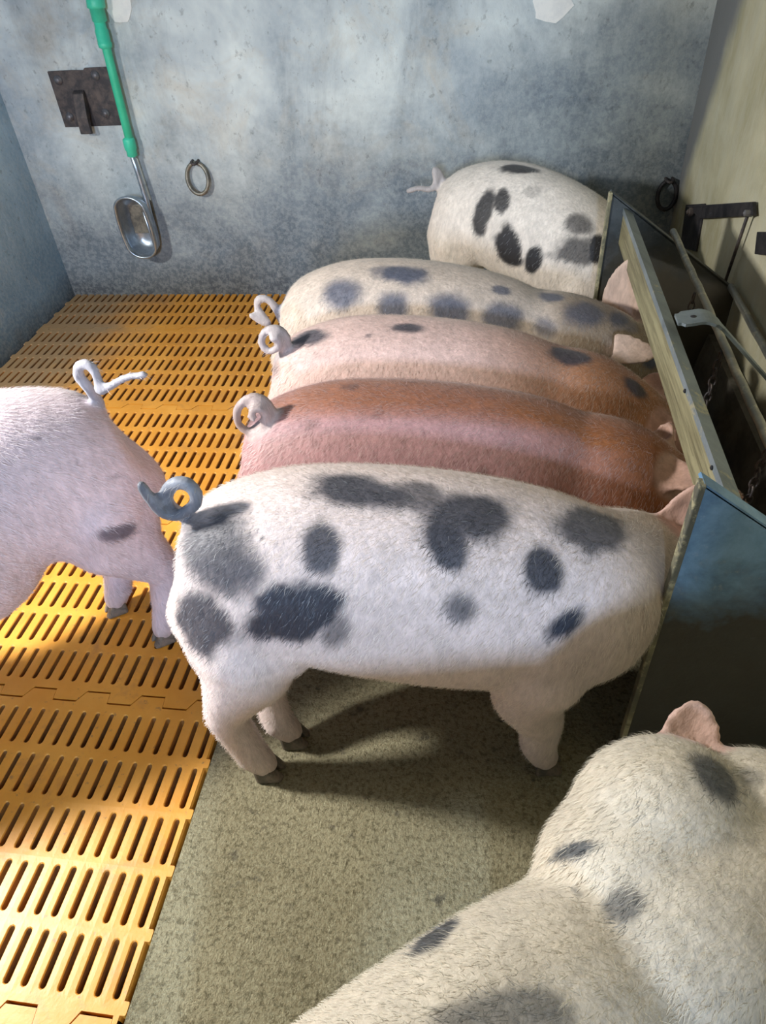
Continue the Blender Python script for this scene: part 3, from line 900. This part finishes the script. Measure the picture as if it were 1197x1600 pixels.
# basin
mb = MB()
mb.prism([(.39, YP0 + .01, 0), (.70, YP0 + .01, 0), (.70, YP0 + .01, .30), (.66, YP0 + .01, .30), (.62, YP0 + .01, .06), (.45, YP0 + .01, .06), (.41, YP0 + .01, .17), (.39, YP0 + .01, .17)], Vector((0, 0, 0)), Vector((0, YP1 - YP0 - .02, 0)))
tpart(mb, 'basin', M['basin'])
# pipes
def wob(a, b, n, amp):
    a = Vector(a); b = Vector(b)
    return [a.lerp(b, i/(n-1)) + Vector((random.uniform(-amp, amp), 0, random.uniform(-amp, amp))) for i in range(n)]
mb = MB(); mb.tube(wob((.50, YP1 + .006, .603), (.50, YP0 + .012, .585), 30, .0012), .0085, 12); rail = tpart(mb, 'feed_rail', M['bar'], smooth=True)
mb = MB(); mb.tube(wob((.688, YP1, .445), (.688, YP0 + .012, .447), 24, .001), .0095, 12); tpart(mb, 'wall_rail', M['bar'], smooth=True)
# strap from the plank cap over the rail and down behind
p0, p1, p2 = Vector((.372, 1.352, .682)), Vector((.425, 1.362, .684)), Vector((.447, 1.360, .676))
pts = [p0, p0.lerp(p1, .5), p1, p2, Vector((.470, 1.362, .655)), Vector((.53, 1.37, .595)), Vector((.60, 1.375, .525)), Vector((.685, 1.38, .44))]
cur = catmull([tuple(p) for p in pts], 4)
mb = MB(); vs_ = []; fs_ = []
for i, p in enumerate(cur):
    t = Vector(cur[min(i+1, len(cur)-1)]) - Vector(cur[max(i-1, 0)]); t.normalize()
    sd = Vector((0, 1, 0)); nn_ = t.cross(sd).normalized()
    hw = .020 if i < 2 else (.028 if i < 12 else (.020 if i < 15 else .012))
    p = Vector(p)
    for a, c in ((-1, 0), (1, 0), (1, .006), (-1, .006)):
        vs_.append(p + sd*a*hw - nn_*(-c))
for i in range(len(cur)-1):
    for j in range(4):
        fs_.append((i*4+j, i*4+(j+1) % 4, (i+1)*4+(j+1) % 4, (i+1)*4+j))
fs_ += [(0, 3, 2, 1), tuple((len(cur)-1)*4 + j for j in range(4))]
mb.add(vs_, fs_); strap = tpart(mb, 'strap', M['cap'])
mb = MB(); mb.tube([(.405, 1.358, .6835), (.405, 1.358, .6895)], .0065, 12); tpart(mb, 'bolt_hole', M['black'], strap)
# chains
def chain(top, n, name):
    o = None
    ch = empty(name); ch.parent = tr; ch.location = Vector(top) - Vector((.50, 1.41, 0))
    z = 0
    for k in range(n):
        mb = MB(); R1 = .013; r2 = .007
        loop = [Vector((0, r2*math.cos(a), R1*math.sin(a))) if k % 2 == 0 else Vector((r2*math.cos(a), 0, R1*math.sin(a))) for a in [2*math.pi*i/12 for i in range(12)]]
        mb.tube([p + Vector((0, 0, z - R1)) for p in loop], .0022, 6, closed=True)
        mb.build('chain_link', M['rust'], ch, smooth=True)
        z -= R1*1.55
    return ch
for pxy, n in (((1092, 432), 4), ((1128, 545), 7), ((1180, 750), 6)):
    p = at(*pxy, X=.49)
    chain((.49, p.y, .59), n, 'chain')

# ------------------------------------------------------------------ fittings on the right wall
lb = empty('wall_bracket', (XR, 2.40, .45))
tag(lb, 'black iron bracket arm bolted on the yellowish right wall above the trough', 'bracket')
def rpart(mb, name, mat, parent=None, **k):
    o = mb.build(name, mat, parent or lb, **k)
    if parent is None: o.location = (-XR, -2.40, -.45)
    return o
x1 = XR - .006
P_ = lambda x, y: (lambda p: Vector((XR, p.y, p.z)))(at(x, y, X=XR))
mb = MB(); mb.prism([P_(1075, 320), P_(1104, 318), P_(1090, 393), P_(1066, 386)], Vector((0, 0, 0)), Vector((-.008, 0, 0))); plt = rpart(mb, 'bracket_plate', M['black'], bevel=.002)
mb = MB(); mb.prism([P_(1080, 322), P_(1186, 315), P_(1187, 337), P_(1102, 342)], Vector((-.006, 0, 0)), Vector((-.018, 0, 0))); arm = rpart(mb, 'bracket_arm', M['black'], bevel=.002)
c = P_(1090, 331)
mb = MB(); mb.tube([c + Vector((-.016, 0, 0)), c + Vector((-.028, 0, 0))], .014, 14)
mb.tube([c + Vector((-.026, 0, 0)), c + Vector((-.034, 0, 0))], .009, 6); rpart(mb, 'bolt', M['rust'], arm)
c = P_(1183, 333)
mb = MB(); mb.tube([c + Vector((-.012, 0, 0)), c + Vector((-.032, 0, 0))], .009, 12); rpart(mb, 'pivot_pin', M['bolt'], arm)
mb = MB(); a = P_(1180, 338); e = P_(1143, 441); mb.tube([a + Vector((-.02, 0, 0)), e + Vector((-.018, 0, 0))], .0048, 8); rpart(mb, 'rod', M['rust'], smooth=True)
mb = MB(); mb.prism([P_(1190, 362), P_(1215, 362), P_(1213, 400), P_(1186, 397)], Vector((0, 0, 0)), Vector((-.012, 0, 0)))
o = mb.build('iron_tab', M['black'], bevel=.002); tag(o, 'small black iron tab on the right wall at the frame edge', 'bracket')

# ------------------------------------------------------------------ fittings on the back wall
def ring(px, py, rx, rz, mat, label, tilt=0):
    c = at(px, py, Y=YB - .02)
    r = empty('tether_ring', (c.x, YB, c.z))
    tag(r, label, 'ring', 'tether rings on the back wall')
    mb = MB(); n = 28
    pts = [(rx*math.cos(2*math.pi*i/n), -.012 - .016*(1 - math.sin(2*math.pi*i/n))*.6, rz*math.sin(2*math.pi*i/n)) for i in range(n)]
    mb.tube(pts, .0078, 10, closed=True); mb.build('ring', mat, r, smooth=True)
    mb = MB(); mb.tube([(-.012, .004, rz + .006), (-.012, -.022, rz + .004), (-.004, -.032, rz), (.004, -.032, rz), (.012, -.022, rz + .004), (.012, .004, rz + .006)], .0058, 8)
    mb.build('staple', M['rust'], r, smooth=True)
ring(309, 279, .045, .058, M['iron'], 'worn iron tether ring on the back wall right of the drinker')
ring(1042, 305, .034, .050, M['black'], 'dark tether ring on the back wall in the right corner')

la = empty('latch_plate', (-1.595, YB, .81))
tag(la, 'dark rusted square iron plate with hook bolted behind the green pipe', 'latch')
mb = MB(); mb.prism([(-.12, 0, .095), (-.12, 0, -.099), (.125, 0, -.099), (.125, 0, .101), (.035, 0, .101), (.028, 0, .094), (-.02, 0, .096)], Vector((0, 0, 0)), Vector((0, -.007, 0)))
mb.build('plate', M['rust'], la, bevel=.0015)
mb = MB(); mb.prism([(-.036, -.009, .03), (-.036, -.028, .02), (-.036, -.052, -.06), (-.036, -.056, -.115), (-.036, -.040, -.118), (-.036, -.030, -.07), (-.036, -.007, -.03)], Vector((0, 0, 0)), Vector((.046, 0, 0)))
mb.build('hook', M['rust'], la, bevel=.003)
for (bx, bz) in ((-.085, .065), (.072, .075), (-.085, -.062), (.07, -.055)):
    mb = MB(); mb.tube([(bx, -.006, bz), (bx, -.010, bz)], .017, 14); mb.ball((bx, -.011, bz), (.011, .008, .011), nu=10, nv=6)
    mb.build('bolt', M['bolt'], la, smooth=True)

dr = empty('drinker', (-1.54, YB, .16))
tag(dr, 'stainless oval drinking bowl on a green water pipe, back wall left', 'drinker')
def W(x, y, z): return Vector((x + 1.54, y - YB, z - .16))
YH = YB - .045
def pw(x, y, Y=YH): p = at(x, y, Y=Y); return W(p.x, p.y, p.z)
top = at(150, 10, Y=YH); up_ = (at(150, 10, Y=YH) - at(206, 243, Y=YH)).normalized()
def tube_px(name, pts, rad, mat, **k):
    mb = MB(); mb.tube(pts, rad, 16); return mb.build(name, mat, dr, smooth=True)
a = pw(152, 20) + up_*.35
tube_px('pipe', [a, pw(165, 70), pw(185, 150), pw(204, 225)], .0165, M['green'])
tube_px('coupling', [pw(150, 3) + up_*.02, pw(150, 8), pw(150.5, 12), pw(151, 13), pw(156, 33)], [.032, .032, .032, .026, .026], M['green_fit'])
tube_px('adapter', [pw(155, 32), pw(158, 45), pw(158.5, 47), pw(163, 66), pw(163.5, 67), pw(165, 74)], [.020, .021, .024, .024, .026, .024], M['green_fit'])
tube_px('end_nut', [pw(200, 216), pw(201, 219), pw(204.5, 233), pw(205, 235), pw(207, 243)], [.022, .024, .024, .020, .021], M['green_fit'])
tube_px('steel_tube', [pw(205, 238), pw(215, 268), pw(228, 310, YB - .05), pw(238, 350, YB - .055), pw(242, 372, YB - .06)], .0115, M['steel'])
# oval bowl, opening towards the pen and up
mb = MB()
cx = pw(212, 357, YB - .10)
N = 40
def oval(s, dy, dz, sx=1.0):
    out = []
    RR, HL = .069*s, (.128 - .069)*(.35 + .65*s)
    for i in range(N):
        t = 2*math.pi*i/N
        c_, s_ = math.cos(t), math.sin(t)
        u = RR*math.copysign(abs(c_)**.9, c_); v = RR*s_ + HL*math.copysign(min(1, abs(s_)*2.2), s_)
        out.append(cx + Vector((u, dy - v*.06, v + dz)))
    return out
levels = [(1.0, 0, 0), (1.04, -.003, 0), (1.05, .003, 0), (1.0, .006, 0), (.97, .03, .0), (.88, .065, -.004), (.70, .085, -.010), (.35, .092, -.014)]
rim_o = MB(); ro = oval(1.0, -.002, 0); rim_o.tube(ro, .0058, 8, closed=True)
vs_ = []; fs_ = []
lv = [oval(s, d, z) for s, d, z in [(1.0, 0, 0), (.97, .03, 0), (.90, .062, -.006), (.74, .084, -.012), (.4, .094, -.016)]]
for r_ in lv: vs_ += r_
for k in range(len(lv)-1):
    for i in range(N):
        fs_.append((k*N+i, k*N+(i+1) % N, (k+1)*N+(i+1) % N, (k+1)*N+i))
fs_.append(tuple((len(lv)-1)*N + i for i in range(N)))
mb.add(vs_, fs_)
bowl = mb.build('bowl', M['steel'], dr, smooth=True)
sm = bowl.modifiers.new('solid', 'SOLIDIFY'); sm.thickness = .003
rim_o.build('rim', M['steel'], bowl, smooth=True)
mb = MB(); mb.tube([cx + Vector((.045, .02, .06)), cx + Vector((.052, .015, -.02)), cx + Vector((.055, .02, -.09))], .005, 8); mb.build('nipple', M['steel'], bowl, smooth=True)
mb = MB(); mb.box((-.05 + cx.x, -.02, cx.z - .05), (.05 + cx.x, 0, cx.z + .07)); mb.build('mounting_bracket', M['iron'], dr, bevel=.002)

# pale filler patches near the top of the back wall
for k, (px, py, w_, h_, lab) in enumerate(((186, 14, .10, .10, 'small pale filler patch beside the green pipe on the back wall'), (860, 10, .13, .10, 'pale torn filler patch high on the middle of the back wall'))):
    c = at(px, py, Y=YB)
    mb = MB()
    poly = [Vector((c.x + w_/2*math.cos(t)*(1 + .25*math.sin(3*t + k)), YB, c.z + h_/2*math.sin(t)*(1 + .2*math.cos(2*t + k)))) for t in [2*math.pi*i/11 for i in range(11)]]
    mb.prism(poly, Vector((0, .001, 0)), Vector((0, -.003, 0)))
    o = mb.build('wall_patch', M['paper']); tag(o, lab, 'patch')
